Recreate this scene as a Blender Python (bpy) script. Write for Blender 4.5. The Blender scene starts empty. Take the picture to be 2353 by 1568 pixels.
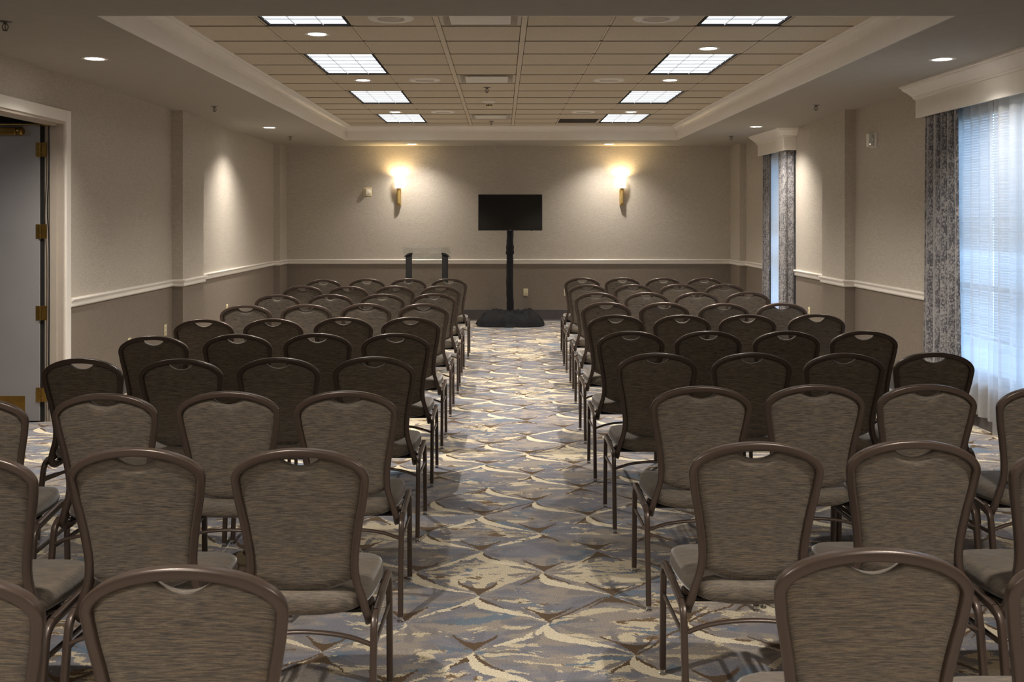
import bpy, bmesh, math, random
from mathutils import Vector, Matrix
random.seed(7)
scene = bpy.context.scene
COL = scene.collection
R = math.radians
PI = math.pi

def lin(r, g, b):
    f = lambda c: ((c/255+0.055)/1.055)**2.4 if c/255 > 0.04045 else c/255/12.92
    return (f(r), f(g), f(b), 1.0)

# ------------------------------------------------------------------ camera, world, exposure
CAM_H = 1.624
cd = bpy.data.cameras.new('camera'); cam = bpy.data.objects.new('camera', cd); COL.objects.link(cam)
cam.location = (0, 0, CAM_H); cam.rotation_euler = (R(90), 0, 0)
cd.sensor_width = 36; cd.lens = 36.0
cd.shift_x = (1176.5-1153)/2353; cd.shift_y = -(784-502)/2353
cd.clip_start = 0.05; cd.clip_end = 200
cd.dof.use_dof = True; cd.dof.focus_distance = 8.0; cd.dof.aperture_fstop = 13
scene.camera = cam
w = bpy.data.worlds.new('world'); scene.world = w; w.use_nodes = True
w.node_tree.nodes['Background'].inputs[0].default_value = (0.44, 0.66, 1.0, 1)
w.node_tree.nodes['Background'].inputs[1].default_value = 2.1
scene.view_settings.view_transform = 'Standard'; scene.view_settings.look = 'None'
scene.view_settings.gamma = 1; scene.view_settings.use_curve_mapping = False
scene.view_settings.exposure = 0.84
scene.cycles.max_bounces = 12; scene.cycles.diffuse_bounces = 8
P_SPOT = 250.0       # watts of each downlight
E_DISC = 14.0       # radiance of the downlight lens
E_TROF = 0.80        # radiance of the troffer lens
E_PANEL = 4.0  # radiance of the added rear panels
P_SCONCE = 11.0
WARM = (1.0, 0.93, 0.84); NEUT = (1.0, 0.96, 0.92)

# ------------------------------------------------------------------ mesh helpers
def link(name, bm, mats, parent=None, smooth=False, angle=None, loc=None):
    me = bpy.data.meshes.new(name)
    bmesh.ops.recalc_face_normals(bm, faces=bm.faces[:])
    bm.to_mesh(me); bm.free()
    if not isinstance(mats, (list, tuple)): mats = [mats]
    for m in mats: me.materials.append(m)
    if smooth:
        for p in me.polygons: p.use_smooth = True
        if angle: me.set_sharp_from_angle(angle=R(angle))
    o = bpy.data.objects.new(name, me); COL.objects.link(o)
    if parent: o.parent = parent
    if loc: o.location = loc
    return o

def tag(o, label=None, cat=None, group=None, kind=None):
    if label: o['label'] = label
    if cat: o['category'] = cat
    if group: o['group'] = group
    if kind: o['kind'] = kind
    return o

def thing(name, label, cat, loc=(0, 0, 0), rotz=0, group=None):
    o = bpy.data.objects.new(name, None); COL.objects.link(o)
    o.empty_display_size = 0.1
    o.location = loc; o.rotation_euler = (0, 0, rotz)
    return tag(o, label, cat, group)

def structure(o):
    o['kind'] = 'structure'; return o

def box(bm, x0, x1, y0, y1, z0, z1, mi=0, bev=0.0, seg=2):
    vs = [bm.verts.new((x, y, z)) for x in (x0, x1) for y in (y0, y1) for z in (z0, z1)]
    fs = []
    for f in ((0, 1, 3, 2), (4, 6, 7, 5), (0, 4, 5, 1), (2, 3, 7, 6), (0, 2, 6, 4), (1, 5, 7, 3)):
        q = bm.faces.new([vs[i] for i in f]); q.material_index = mi; fs.append(q)
    if bev:
        es = list({e for f in fs for e in f.edges})
        r = bmesh.ops.bevel(bm, geom=es, offset=bev, segments=seg, profile=0.5, affect='EDGES', clamp_overlap=True)
        for f in r['faces']: f.material_index = mi
    return vs

def catmull(P, n=6):
    P = [Vector(p) for p in P]; out = []
    for i in range(len(P)-1):
        p0 = P[i-1] if i else 2*P[0]-P[1]; p1 = P[i]; p2 = P[i+1]
        p3 = P[i+2] if i+2 < len(P) else 2*P[-1]-P[-2]
        for k in range(n):
            t = k/n
            out.append(0.5*((2*p1)+(p2-p0)*t+(2*p0-5*p1+4*p2-p3)*t*t+(3*p1-p0-3*p2+p3)*t**3))
    out.append(P[-1]); return out

def sweep(bm, pts, wd, dp, ref, n=14, ex=3.2, mi=0, transport=True, start=0, caps=True, scale=None):
    """superellipse section (wd along the side, dp along the reference normal) swept along pts"""
    pts = [Vector(p) for p in pts]; m = len(pts)
    T = []
    for i in range(m):
        a = pts[max(i-1, 0)]; b = pts[min(i+1, m-1)]
        T.append((b-a).normalized())
    N = [None]*m
    ref = Vector(ref)
    N[start] = (ref-T[start]*ref.dot(T[start])).normalized()
    for i in range(start+1, m):
        r = N[i-1] if transport else ref
        N[i] = (r-T[i]*r.dot(T[i])).normalized()
    for i in range(start-1, -1, -1):
        r = N[i+1] if transport else ref
        N[i] = (r-T[i]*r.dot(T[i])).normalized()
    rings = []
    for i in range(m):
        B = T[i].cross(N[i]); s = scale(i/(m-1)) if scale else 1.0
        ring = []
        for k in range(n):
            a = 2*PI*(k+0.5)/n; c, d = math.cos(a), math.sin(a)
            e = 2.0/ex
            x = math.copysign(abs(c)**e, c)*wd/2*s; y = math.copysign(abs(d)**e, d)*dp/2*s
            ring.append(bm.verts.new(pts[i]+B*x+N[i]*y))
        rings.append(ring)
    for i in range(m-1):
        for k in range(n):
            f = bm.faces.new((rings[i][k], rings[i][(k+1) % n], rings[i+1][(k+1) % n], rings[i+1][k])); f.material_index = mi
    if caps:
        bm.faces.new(rings[0][::-1]).material_index = mi; bm.faces.new(rings[-1]).material_index = mi

def lathe(bm, prof, n=24, c=(0, 0, 0), mi=0, flip=False, axis='z'):
    rings = []
    for r, z in prof:
        ring = []
        for k in range(n):
            a = 2*PI*k/n
            p = (r*math.cos(a), r*math.sin(a), z) if axis == 'z' else ((z, r*math.cos(a), r*math.sin(a)) if axis == 'x' else (r*math.cos(a), z, r*math.sin(a)))
            ring.append(bm.verts.new((c[0]+p[0], c[1]+p[1], c[2]+p[2])))
        rings.append(ring)
    for i in range(len(rings)-1):
        for k in range(n):
            f = bm.faces.new((rings[i][k], rings[i][(k+1) % n], rings[i+1][(k+1) % n], rings[i+1][k])); f.material_index = mi
    for ring, pr in ((rings[0], prof[0]), (rings[-1], prof[-1])):
        if pr[0] > 1e-4: f = bm.faces.new(ring); f.material_index = mi

def disc(bm, r, z, n=24, mi=0, cx=0, cy=0):
    f = bm.faces.new([bm.verts.new((cx+r*math.cos(2*PI*k/n), cy+r*math.sin(2*PI*k/n), z)) for k in range(n)]); f.material_index = mi

def run_profile(bm, path, prof, closed=False, mi=0):
    """extrude profile [(offset to the right of travel, z)] along 2-D path with mitred corners"""
    n = len(path); rings = []
    for i in range(n):
        p = Vector(path[i]); d0 = d1 = None
        if i > 0 or closed: d0 = (p-Vector(path[i-1])).normalized()
        if i < n-1 or closed: d1 = (Vector(path[(i+1) % n])-p).normalized()
        if d0 is None: d0 = d1
        if d1 is None: d1 = d0
        n0 = Vector((d0.y, -d0.x)); n1 = Vector((d1.y, -d1.x))
        mt = (n0+n1); mt = mt/(1+n0.dot(n1)) if (1+n0.dot(n1)) > 1e-3 else n0
        rings.append([bm.verts.new((p.x+mt.x*o, p.y+mt.y*o, z)) for o, z in prof])
    k = len(prof)
    for i in range(n if closed else n-1):
        a, b = rings[i], rings[(i+1) % n]
        for j in range(k):
            f = bm.faces.new((a[j], a[(j+1) % k], b[(j+1) % k], b[j])); f.material_index = mi
    if not closed:
        bm.faces.new(rings[0]).material_index = mi; bm.faces.new(rings[-1][::-1]).material_index = mi

# ------------------------------------------------------------------ node helpers
class E:
    def __init__(s, nt, v): s.nt = nt; s.v = v
    def _op(s, op, *a, clamp=False):
        n = s.nt.nodes.new('ShaderNodeMath'); n.operation = op; n.use_clamp = clamp
        for i, x in enumerate((s,)+a):
            if isinstance(x, E): s.nt.links.new(x.v, n.inputs[i])
            else: n.inputs[i].default_value = x
        return E(s.nt, n.outputs[0])
    def __add__(s, o): return s._op('ADD', o)
    __radd__ = __add__
    def __sub__(s, o): return s._op('SUBTRACT', o)
    def __rsub__(s, o): return (s*-1)+o
    def __mul__(s, o): return s._op('MULTIPLY', o)
    __rmul__ = __mul__
    def __truediv__(s, o): return s._op('DIVIDE', o)
    def abs(s): return s._op('ABSOLUTE')
    def floor(s): return s._op('FLOOR')
    def round(s): return (s+0.5).floor()
    def pow(s, o): return s._op('POWER', o)
    def gt(s, o): return s._op('GREATER_THAN', o)
    def lt(s, o): return s._op('LESS_THAN', o)
    def mn(s, o): return s._op('MINIMUM', o)
    def mx(s, o): return s._op('MAXIMUM', o)
    def sin(s): return s._op('SINE')
    def atan2(s, o): return s._op('ARCTAN2', o)
    def clamp(s): return s._op('ADD', 0.0, clamp=True)
    def ss(s, lo, hi):
        n = s.nt.nodes.new('ShaderNodeMapRange'); n.interpolation_type = 'SMOOTHSTEP'
        s.nt.links.new(s.v, n.inputs['Value']); n.inputs['From Min'].default_value = lo; n.inputs['From Max'].default_value = hi
        return E(s.nt, n.outputs['Result'])

def new_mat(name):
    m = bpy.data.materials.new(name); m.use_nodes = True
    nt = m.node_tree; b = nt.nodes['Principled BSDF']
    return m, nt, b

def vec(nt, x, y, z=0.0):
    n = nt.nodes.new('ShaderNodeCombineXYZ')
    for i, q in enumerate((x, y, z)):
        if isinstance(q, E): nt.links.new(q.v, n.inputs[i])
        else: n.inputs[i].default_value = q
    return n.outputs[0]

def coords(nt, kind='Object'):
    tc = nt.nodes.new('ShaderNodeTexCoord'); s = nt.nodes.new('ShaderNodeSeparateXYZ')
    nt.links.new(tc.outputs[kind], s.inputs[0])
    return [E(nt, s.outputs[i]) for i in range(3)]

def noise(nt, v, scale=1.0, detail=3.0, rough=0.55, dist=0.0):
    n = nt.nodes.new('ShaderNodeTexNoise'); nt.links.new(v, n.inputs['Vector'])
    n.inputs['Scale'].default_value = scale; n.inputs['Detail'].default_value = detail
    n.inputs['Roughness'].default_value = rough; n.inputs['Distortion'].default_value = dist
    return E(nt, n.outputs['Fac'])

def rnd(nt, v):
    n = nt.nodes.new('ShaderNodeTexWhiteNoise'); n.noise_dimensions = '3D'; nt.links.new(v, n.inputs['Vector'])
    return E(nt, n.outputs['Value'])

def mixc(nt, f, a, b):
    n = nt.nodes.new('ShaderNodeMix'); n.data_type = 'RGBA'
    if isinstance(f, E): nt.links.new(f.v, n.inputs[0])
    else: n.inputs[0].default_value = f
    for s, q in ((6, a), (7, b)):
        if isinstance(q, tuple): n.inputs[s].default_value = q
        else: nt.links.new(q, n.inputs[s])
    return n.outputs[2]

def bump(nt, b, h, strength=0.3, dist=0.002):
    n = nt.nodes.new('ShaderNodeBump'); n.inputs['Strength'].default_value = strength
    n.inputs['Distance'].default_value = dist
    nt.links.new(h.v, n.inputs['Height']); nt.links.new(n.outputs[0], b.inputs['Normal'])

def plain(name, col, rough=0.5, metal=0.0, spec=0.5, var=0.06, vs=9.0):
    m, nt, b = new_mat(name)
    x, y, z = coords(nt)
    f = noise(nt, vec(nt, x, y, z), vs, 3)
    c2 = tuple(min(1, c*(1-var*2.2)) for c in col[:3])+(1,)
    nt.links.new(mixc(nt, f.ss(0.35, 0.7), col, c2), b.inputs['Base Color'])
    b.inputs['Roughness'].default_value = rough; b.inputs['Metallic'].default_value = metal
    b.inputs['Specular IOR Level'].default_value = spec
    return m

def wallpaper(name, ca, cb):
    m, nt, b = new_mat(name)
    x, y, z = coords(nt); h = x+y
    f1 = noise(nt, vec(nt, h*22, x-y, z*270), 1, 2)
    f2 = noise(nt, vec(nt, h*300, x-y, z*30), 1, 2)
    f3 = noise(nt, vec(nt, h*5, x-y, z*16), 1, 3)
    f = (f1*0.62+f2*0.30+f3*0.08)
    nt.links.new(mixc(nt, f.ss(0.38, 0.62), ca, cb), b.inputs['Base Color'])
    bump(nt, b, f, 0.45, 0.0015)
    b.inputs['Roughness'].default_value = 0.75; b.inputs['Specular IOR Level'].default_value = 0.25
    return m

def carpet_mat():
    m, nt, b = new_mat('patterned carpet')
    x, y, z = coords(nt)
    n1 = noise(nt, vec(nt, x, y, 3.0), 3.0, 3); n2 = noise(nt, vec(nt, x, y, 9.0), 3.0, 3)
    nf = noise(nt, vec(nt, x, y, 1.0), 90.0, 2); ng = noise(nt, vec(nt, x, y, 5.0), 90.0, 2)
    wx = x+(n1-0.5)*0.10+(nf-0.5)*0.026
    wy = y+(n2-0.5)*0.10+(ng-0.5)*0.026
    u = (wx-0.19)/0.2895; v = (wy-4.113)/0.294
    a = (u+v)*0.5; c = (u-v)*0.5
    ra = a.round(); rc = c.round(); da = a-ra; dc = c-rc
    du = da+dc; dv = da-dc
    # random per node
    h1 = rnd(nt, vec(nt, ra, rc, 1.3)); h2 = rnd(nt, vec(nt, ra, rc, 7.7)); h3 = rnd(nt, vec(nt, ra, rc, dv.gt(0)*3+2.2))
    m_ = dv.abs(); au = du.abs()*(h3*0.35+0.85)
    chev = m_.gt(au*1.35+0.03)*m_.lt(au*au*2.2+0.27+h3*0.05)*au.lt(0.35)*h3.gt(0.07)
    # slivers on the falling edges
    fc = c-c.floor(); he = rnd(nt, vec(nt, ra, c.floor(), 4.1))
    sh = fc.pow(0.8)*(1-fc).pow(2.0)*5.3
    up = da*-1
    sl = up.gt(sh*(0.085+he*0.03)-0.004)*up.lt(sh*(he*0.05+0.205)+0.003)*he.gt(0.28)
    # slivers on rising edges, fewer and broken
    fa = a-a.floor(); hg = rnd(nt, vec(nt, rc, a.floor(), 8.4))
    sh2 = fa.pow(1.5)*(1-fa).pow(0.6)*3.5
    sl2 = dc.gt(sh2*0.03-0.004)*dc.lt(sh2*(hg*0.10+0.03)-0.003)*hg.gt(0.74)*noise(nt, vec(nt, wx*3, wy*3, 55.0), 3.0, 4, 0.6).gt(0.46)
    thin = dc.abs().lt(0.014)*hg.lt(0.12)
    # radial strokes round each node
    ang = dv.atan2(du); rad = (du*du+dv*dv).pow(0.5)
    ray = ((ang*9+h1*20+(n1-0.5)*9).sin())*0.5+0.5
    ray = ray*rad.ss(0.02, 0.2)*(1-rad.ss(0.45, 1.0))
    # blotches, drawn out across the room
    s1 = noise(nt, vec(nt, wx*2.6, wy*7.5, 2.0), 1.6, 6, 0.62, 0.6)
    s2 = noise(nt, vec(nt, wx*3.4, wy*9.0, 12.0), 1.7, 6, 0.62, 0.6)
    big = noise(nt, vec(nt, x, y, 20.0), 0.75, 2)
    zone = big.ss(0.38, 0.66)
    cream = s1.gt(0.608-zone*0.09)
    flecks = cream*s2.gt(0.565)
    lone = s2.gt(0.69)
    blue = noise(nt, vec(nt, wx*2.2, wy*4.6, 31.0), 1.7, 5, 0.6, 0.5).ss(0.57, 0.62)
    # whole creamy diamonds
    hd = rnd(nt, vec(nt, a.floor(), c.floor(), 6.6)); fe = (fa*(1-fa)*fc*(1-fc))
    dia = hd.gt(0.93)*fe.gt(0.004)*s2.gt(0.45)
    grain = noise(nt, vec(nt, x, y, 0.5), 210.0, 3, 0.75)
    mott = noise(nt, vec(nt, wx*1.2, wy*3.0, 41.0), 2.2, 5, 0.6)
    base = mixc(nt, mott.ss(0.45, 0.55), lin(168, 158, 148), lin(139, 139, 148))
    base = mixc(nt, blue*0.8, base, lin(104, 130, 152))
    base = mixc(nt, ray.ss(0.35, 0.6)*0.5, base, lin(120, 120, 129))
    col = mixc(nt, cream.mx(dia)*0.92, base, lin(226, 212, 182))
    col = mixc(nt, flecks.mx(lone), col, lin(124, 100, 74))
    col = mixc(nt, (ray.gt(0.78))*cream.mx(dia), col, lin(138, 132, 126))
    col = mixc(nt, chev.mx(thin), col, lin(102, 81, 57))
    col = mixc(nt, sl.mx(sl2), col, lin(238, 226, 198))
    # speckle
    hsv = nt.nodes.new('ShaderNodeMix'); hsv.data_type = 'RGBA'; hsv.blend_type = 'MULTIPLY'
    hsv.inputs[0].default_value = 0.75
    nt.links.new(col, hsv.inputs[6])
    sp = grain.ss(0.40, 0.56)
    nt.links.new(mixc(nt, sp, (0.56, 0.53, 0.50, 1), (1.12, 1.12, 1.12, 1)), hsv.inputs[7])
    nt.links.new(hsv.outputs[2], b.inputs['Base Color'])
    b.inputs['Roughness'].default_value = 0.95; b.inputs['Specular IOR Level'].default_value = 0.1
    b.inputs['Sheen Weight'].default_value = 0.15
    bump(nt, b, grain, 0.5, 0.004)
    return m

def fabric_mat(name, ca, cb, cc):
    m, nt, b = new_mat(name)
    x, y, z = coords(nt)
    oi = nt.nodes.new('ShaderNodeObjectInfo'); r = E(nt, oi.outputs['Random'])
    f1 = noise(nt, vec(nt, x*26+r*50, y*26, z*800+y*800), 1, 3, 0.65)
    f2 = noise(nt, vec(nt, x*13+r*80, y*13+5, z*210+y*210), 1, 3, 0.6)
    f3 = noise(nt, vec(nt, x*500, y*300, z*200), 1, 1)
    c = mixc(nt, f1.ss(0.36, 0.62), ca, cb)
    c = mixc(nt, f2.ss(0.50, 0.72)*0.6, c, cc)
    c = mixc(nt, (1-f3.ss(0.3, 0.6))*0.35, c, tuple(q*0.4 for q in ca[:3])+(1,))
    nt.links.new(c, b.inputs['Base Color'])
    b.inputs['Roughness'].default_value = 0.7; b.inputs['Specular IOR Level'].default_value = 0.35
    b.inputs['Sheen Weight'].default_value = 0.6; b.inputs['Sheen Roughness'].default_value = 0.35
    bump(nt, b, f1*0.6+f3*0.4, 0.35, 0.001)
    return m

def emit(name, col, s):
    m, nt, b = new_mat(name)
    b.inputs['Base Color'].default_value = tuple(col)+(1,) if len(col) == 3 else col
    b.inputs['Emission Color'].default_value = tuple(col[:3])+(1,)
    b.inputs['Emission Strength'].default_value = s
    b.inputs['Roughness'].default_value = 0.4
    return m

def drape_mat():
    m, nt, b = new_mat('grey damask drape')
    x, y, z = coords(nt); h = x+y
    f1 = noise(nt, vec(nt, h*20, x*16, z*11), 1.1, 6, 0.75)
    f2 = noise(nt, vec(nt, h*190, x*90, z*55), 1, 3, 0.7)
    f3 = noise(nt, vec(nt, h*2.2, x*2, z*1.6), 1, 2)
    f = (f1*0.40+f2*0.58+f3*0.08)
    c = mixc(nt, f.ss(0.47, 0.61), lin(72, 72, 79), lin(156, 152, 151))
    nt.links.new(c, b.inputs['Base Color'])
    b.inputs['Roughness'].default_value = 0.45; b.inputs['Sheen Weight'].default_value = 0.4
    bump(nt, b, f2, 0.3, 0.001)
    return m

def sheer_mat():
    m = bpy.data.materials.new('white sheer voile'); m.use_nodes = True; nt = m.node_tree
    nt.nodes.remove(nt.nodes['Principled BSDF']); out = nt.nodes['Material Output']
    x, y, z = coords(nt)
    f = noise(nt, vec(nt, (x+y)*3, x, z*330), 1, 2)
    d = nt.nodes.new('ShaderNodeBsdfDiffuse'); t = nt.nodes.new('ShaderNodeBsdfTranslucent'); tr = nt.nodes.new('ShaderNodeBsdfTransparent')
    c = mixc(nt, f.ss(0.35, 0.65), (0.66, 0.66, 0.66, 1), (0.76, 0.76, 0.76, 1))
    nt.links.new(c, d.inputs[0]); nt.links.new(c, t.inputs[0])
    m1 = nt.nodes.new('ShaderNodeMixShader'); m1.inputs[0].default_value = 0.6
    nt.links.new(d.outputs[0], m1.inputs[1]); nt.links.new(t.outputs[0], m1.inputs[2])
    m2 = nt.nodes.new('ShaderNodeMixShader')
    lw = nt.nodes.new('ShaderNodeLayerWeight'); lw.inputs[0].default_value = 0.5
    face = 1-E(nt, lw.outputs['Facing'])
    nt.links.new((face.pow(2.0)*(f.ss(0.3, 0.7)*0.10+0.06)+0.01).v, m2.inputs[0])
    nt.links.new(m1.outputs[0], m2.inputs[1]); nt.links.new(tr.outputs[0], m2.inputs[2])
    nt.links.new(m2.outputs[0], out.inputs[0])
    return m

def clear_mat(name, tint=(1, 1, 1, 1), gl=0.12, rough=0.02):
    m = bpy.data.materials.new(name); m.use_nodes = True; nt = m.node_tree
    nt.nodes.remove(nt.nodes['Principled BSDF']); out = nt.nodes['Material Output']
    g = nt.nodes.new('ShaderNodeBsdfGlossy'); g.inputs['Roughness'].default_value = rough
    tr = nt.nodes.new('ShaderNodeBsdfTransparent'); tr.inputs[0].default_value = tint
    lw = nt.nodes.new('ShaderNodeLayerWeight'); lw.inputs[0].default_value = 0.5
    fac = E(nt, lw.outputs['Facing']).pow(4.0)*gl+0.04
    mx = nt.nodes.new('ShaderNodeMixShader')
    nt.links.new(fac.v, mx.inputs[0]); nt.links.new(tr.outputs[0], mx.inputs[1]); nt.links.new(g.outputs[0], mx.inputs[2])
    nt.links.new(mx.outputs[0], out.inputs[0])
    return m

M = dict(
    paper_up=wallpaper('upper linen wallpaper', lin(200, 192, 180), lin(180, 171, 158)),
    paper_lo=wallpaper('lower taupe wallpaper', lin(137, 126, 114), lin(126, 115, 103)),
    soffit=plain('painted soffit', lin(172, 165, 153), 0.8, var=0.02),
    trim=plain('off-white painted trim', lin(240, 234, 225), 0.32, var=0.01),
    base=plain('charcoal baseboard', lin(84, 78, 78), 0.5),
    tile=None, tee=plain('ceiling grid tee', lin(214, 200, 176), 0.5, var=0.02),
    reveal=plain('painted seam shade', lin(104, 92, 74), 0.7, var=0.02),  # darker tone on the cross seams, painted in place of shade between tiles
    dark=plain('dark gap', lin(28, 26, 24), 0.8),
    carpet=carpet_mat(),
    fabric=fabric_mat('streaked taupe chair fabric', lin(124, 112, 97), lin(66, 63, 60), lin(132, 112, 88)),
    frame=plain('bronze brown chair frame', lin(77, 64, 56), 0.30, 0.3, 0.5, 0.03),
    chrome=plain('chrome glide', lin(205, 205, 205), 0.15, 1.0, var=0.0),
    brass=plain('satin brass', lin(206, 178, 116), 0.42, 0.7, var=0.03),
    oldbrass=plain('aged brass', lin(168, 132, 66), 0.38, 0.9, var=0.1),
    black=plain('black plastic', lin(22, 22, 24), 0.4),
    screen=plain('glossy black screen', lin(8, 8, 9), 0.07, 0, 0.35, 0),
    cloth=plain('black cloth', lin(27, 27, 30), 0.8, 0, 0.35, 0.1),
    post=plain('matte black post', lin(26, 26, 27), 0.55),
    acrylic=clear_mat('clear acrylic', (0.95, 0.96, 0.96, 1), 0.35),
    glass=clear_mat('window glass', (0.93, 0.97, 1, 1), 0.3),
    ivory=plain('ivory plastic', lin(226, 214, 178), 0.4, var=0.01),
    white=plain('white plastic', lin(236, 231, 221), 0.4, var=0.01),
    grille=plain('painted steel diffuser', lin(196, 186, 170), 0.45, var=0.02),
    steel=plain('dull steel', lin(120, 112, 104), 0.35, 0.9),
    door=plain('grey painted door', lin(158, 155, 156), 0.5, var=0.03, vs=2),
    jamb=plain('putty painted jamb', lin(190, 178, 164), 0.45, var=0.02),
    drape=drape_mat(), sheer=sheer_mat(),
    lens=emit('troffer lens', (0.93, 0.97, 1.0), E_TROF),
    panel=emit('added panel lens', (1.0, 0.95, 0.88), E_PANEL),
    disc=emit('downlight lens', (1.0, 0.93, 0.84), E_DISC),
    shade=emit('lit glass shade', (1.0, 0.88, 0.66), 3.2),
    louver=plain('white louver blade', lin(225, 228, 232), 0.35, var=0.0),
    logo=plain('silver mark', lin(190, 190, 190), 0.4),
    hall=plain('corridor paint', lin(120, 112, 104), 0.8),
)
def tile_mat():
    m, nt, b = new_mat('mineral fibre tile')
    x, y, z = coords(nt)
    f = noise(nt, vec(nt, x, y, z), 160, 3, 0.7); g = noise(nt, vec(nt, x, y, z), 3, 2)
    c = mixc(nt, f.ss(0.36, 0.55), lin(186, 174, 152), lin(212, 199, 177))
    nt.links.new(c, b.inputs['Base Color']); b.inputs['Roughness'].default_value = 0.9
    bump(nt, b, f, 0.4, 0.002)
    return m
M['tile'] = tile_mat()

# ------------------------------------------------------------------ room shell
XL, XR, YB, YF = -3.505, 3.727, 16.26, -3.0      # inner faces: left, right, screen wall, wall behind the camera
HS = 2.771                                        # soffit height
HT = 2.974                                        # tray ceiling height
TX0, TX1, TY0, TY1 = -2.29, 2.565, 5.79, 15.0     # tray opening
WT = 0.16; TOP = 3.3; RAIL = 0.935
DY0, DY1, DH = 6.3, 8.2, 2.40                     # doorway
W1 = (6.45, 8.62); W2 = (13.1, 14.18); SILL, HEAD = 0.36, 2.48
bm = bmesh.new(); box(bm, -7.2, XR+WT, YF-WT, YB+WT, -0.1, 0.0)
structure(link('floor', bm, M['carpet']))

def wall_seg(bm, x0, x1, y0, y1, z0=0.0, z1=TOP):
    """one solid stretch; taupe below the rail, linen above"""
    if z0 < RAIL: box(bm, x0, x1, y0, y1, z0, min(RAIL, z1), 1)
    if z1 > RAIL: box(bm, x0, x1, y0, y1, max(RAIL, z0), z1, 0)
UPLO = [M['paper_up'], M['paper_lo']]
bm = bmesh.new()
wall_seg(bm, XL-WT, XL, YF, DY0); wall_seg(bm, XL-WT, XL, DY1, YB)
wall_seg(bm, XL-WT, XL, DY0, DY1, DH, TOP)
wall_seg(bm, XL, -3.389, 10.88, 11.64, 0, HS); wall_seg(bm, XL, -3.41, 15.74, YB, 0, HS)
structure(link('wall_left', bm, UPLO))
bm = bmesh.new()
for a, b_ in ((YF, W1[0]), (W1[1], W2[0]), (W2[1], YB)): wall_seg(bm, XR, XR+WT, a, b_)
for a, b_ in (W1, W2):
    wall_seg(bm, XR, XR+WT, a, b_, 0, SILL); wall_seg(bm, XR, XR+WT, a, b_, HEAD, TOP)
wall_seg(bm, 3.617, XR, 10.80, 11.56, 0, HS); wall_seg(bm, 3.63, XR, 15.63, YB, 0, HS)
structure(link('wall_right', bm, UPLO))
bm = bmesh.new(); wall_seg(bm, XL-WT, XR+WT, YB, YB+WT); structure(link('wall_back', bm, UPLO))
bm = bmesh.new(); wall_seg(bm, XL-WT, XR+WT, YF-WT, YF); structure(link('wall_front', bm, UPLO))

# ceiling: soffit ring with the recessed tray
bm = bmesh.new()
box(bm, XL, TX0, TY0, TY1, HS, TOP); box(bm, TX1, XR, TY0, TY1, HS, TOP)
box(bm, XL, XR, TY1, YB, HS, TOP); box(bm, XL, XR, YF, TY0, HS, TOP)
box(bm, XL-WT, XR+WT, YF-WT, YB+WT, TOP, TOP+0.1)
ceil = structure(link('ceiling', bm, M['soffit']))

GX = [TX0]+[-2.245+0.6*k for k in range(0, 9) if -2.245+0.6*k < TX1]+[TX1]
gx = [-1.645+0.6*k for k in range(-1, 8)]
gy0, gdy = 7.18, 0.608
CX = [TX0]+[g for g in gx if TX0+0.1 < g < TX1-0.05]+[TX1]
CY = [TY0]+[gy0+gdy*k for k in range(-2, 13) if gy0+gdy*k < TY1-0.05]+[TY1]
LIGHT_X = [(-1.645, -1.045), (1.355, 1.955)]
LIGHT_K = [(-2, 0), (2, 4), (6, 8), (10, 12)]
def ky(k): return gy0+gdy*k
holes = []
for lx in LIGHT_X:
    for k0, k1 in LIGHT_K: holes.append((lx[0], lx[1], ky(k0), ky(k1)))
DIFF = [(-0.445, 0.155, ky(k), ky(k+1)) for k in (-1, 4, 10)]
GRILLE = (0.755, 1.355, ky(11), ky(12))
allholes = holes+DIFF+[GRILLE]
def in_hole(cx, cy): return any(a < cx < b and c < cy < d for a, b, c, d in allholes)
wide = (-0.445, 0.155)
bm = bmesh.new()
for i in range(len(CX)-1):
    for j in range(len(CY)-1):
        x0, x1, y0, y1 = CX[i], CX[i+1], CY[j], CY[j+1]
        if in_hole((x0+x1)/2, (y0+y1)/2): continue
        g = lambda v: 0.024 if min(abs(v-q) for q in wide) < 0.01 else 0.011
        box(bm, x0+g(x0), x1-g(x1), y0+0.004, y1-0.004, HT, HT+0.02)
tiles = structure(link('ceiling_tiles', bm, M['tile'], ceil))
bm = bmesh.new()
for x in CX[1:-1]:
    hw = 0.019 if min(abs(x-q) for q in wide) < 0.01 else 0.0075
    zz = HT-0.004 if hw > 0.01 else HT+0.003
    box(bm, x-hw, x+hw, TY0, TY1, zz, HT+0.03)
for y in CY[1:-1]:
    segs = sorted([(a, b) for a, b, c, d in allholes if c+0.01 < y < d-0.01])
    x = TX0
    for a, b in segs+[(TX1, TX1)]:
        if a > x: box(bm, x, a, y-0.0035, y+0.0035, HT-0.004, HT+0.028, 1)
        x = b
structure(link('ceiling_grid', bm, [M['tee'], M['reveal']], ceil))
bm = bmesh.new(); box(bm, TX0, TX1, TY0, TY1, HT+0.14, HT+0.16); structure(link('ceiling_deck', bm, M['dark'], ceil))

# crown and fascia running round the tray (travel clockwise seen from above: inside is on the right)
bm = bmesh.new()
prof = [(0, HS-0.002), (0.010, HS-0.002), (0.010, 2.895), (0.018, 2.899), (0.019, 2.908), (0.026, 2.911), (0.030, 2.921), (0.040, 2.934),
        (0.055, 2.944), (0.070, 2.950), (0.078, 2.953), (0.080, 2.960), (0.092, 2.962), (0.100, 2.967), (0.101, HT+0.004), (0, HT+0.004)]
run_profile(bm, [(TX0, TY0), (TX0, TY1), (TX1, TY1), (TX1, TY0)], prof, closed=True)
structure(link('trim_1', bm, M['trim'], smooth=True, angle=28))

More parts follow.
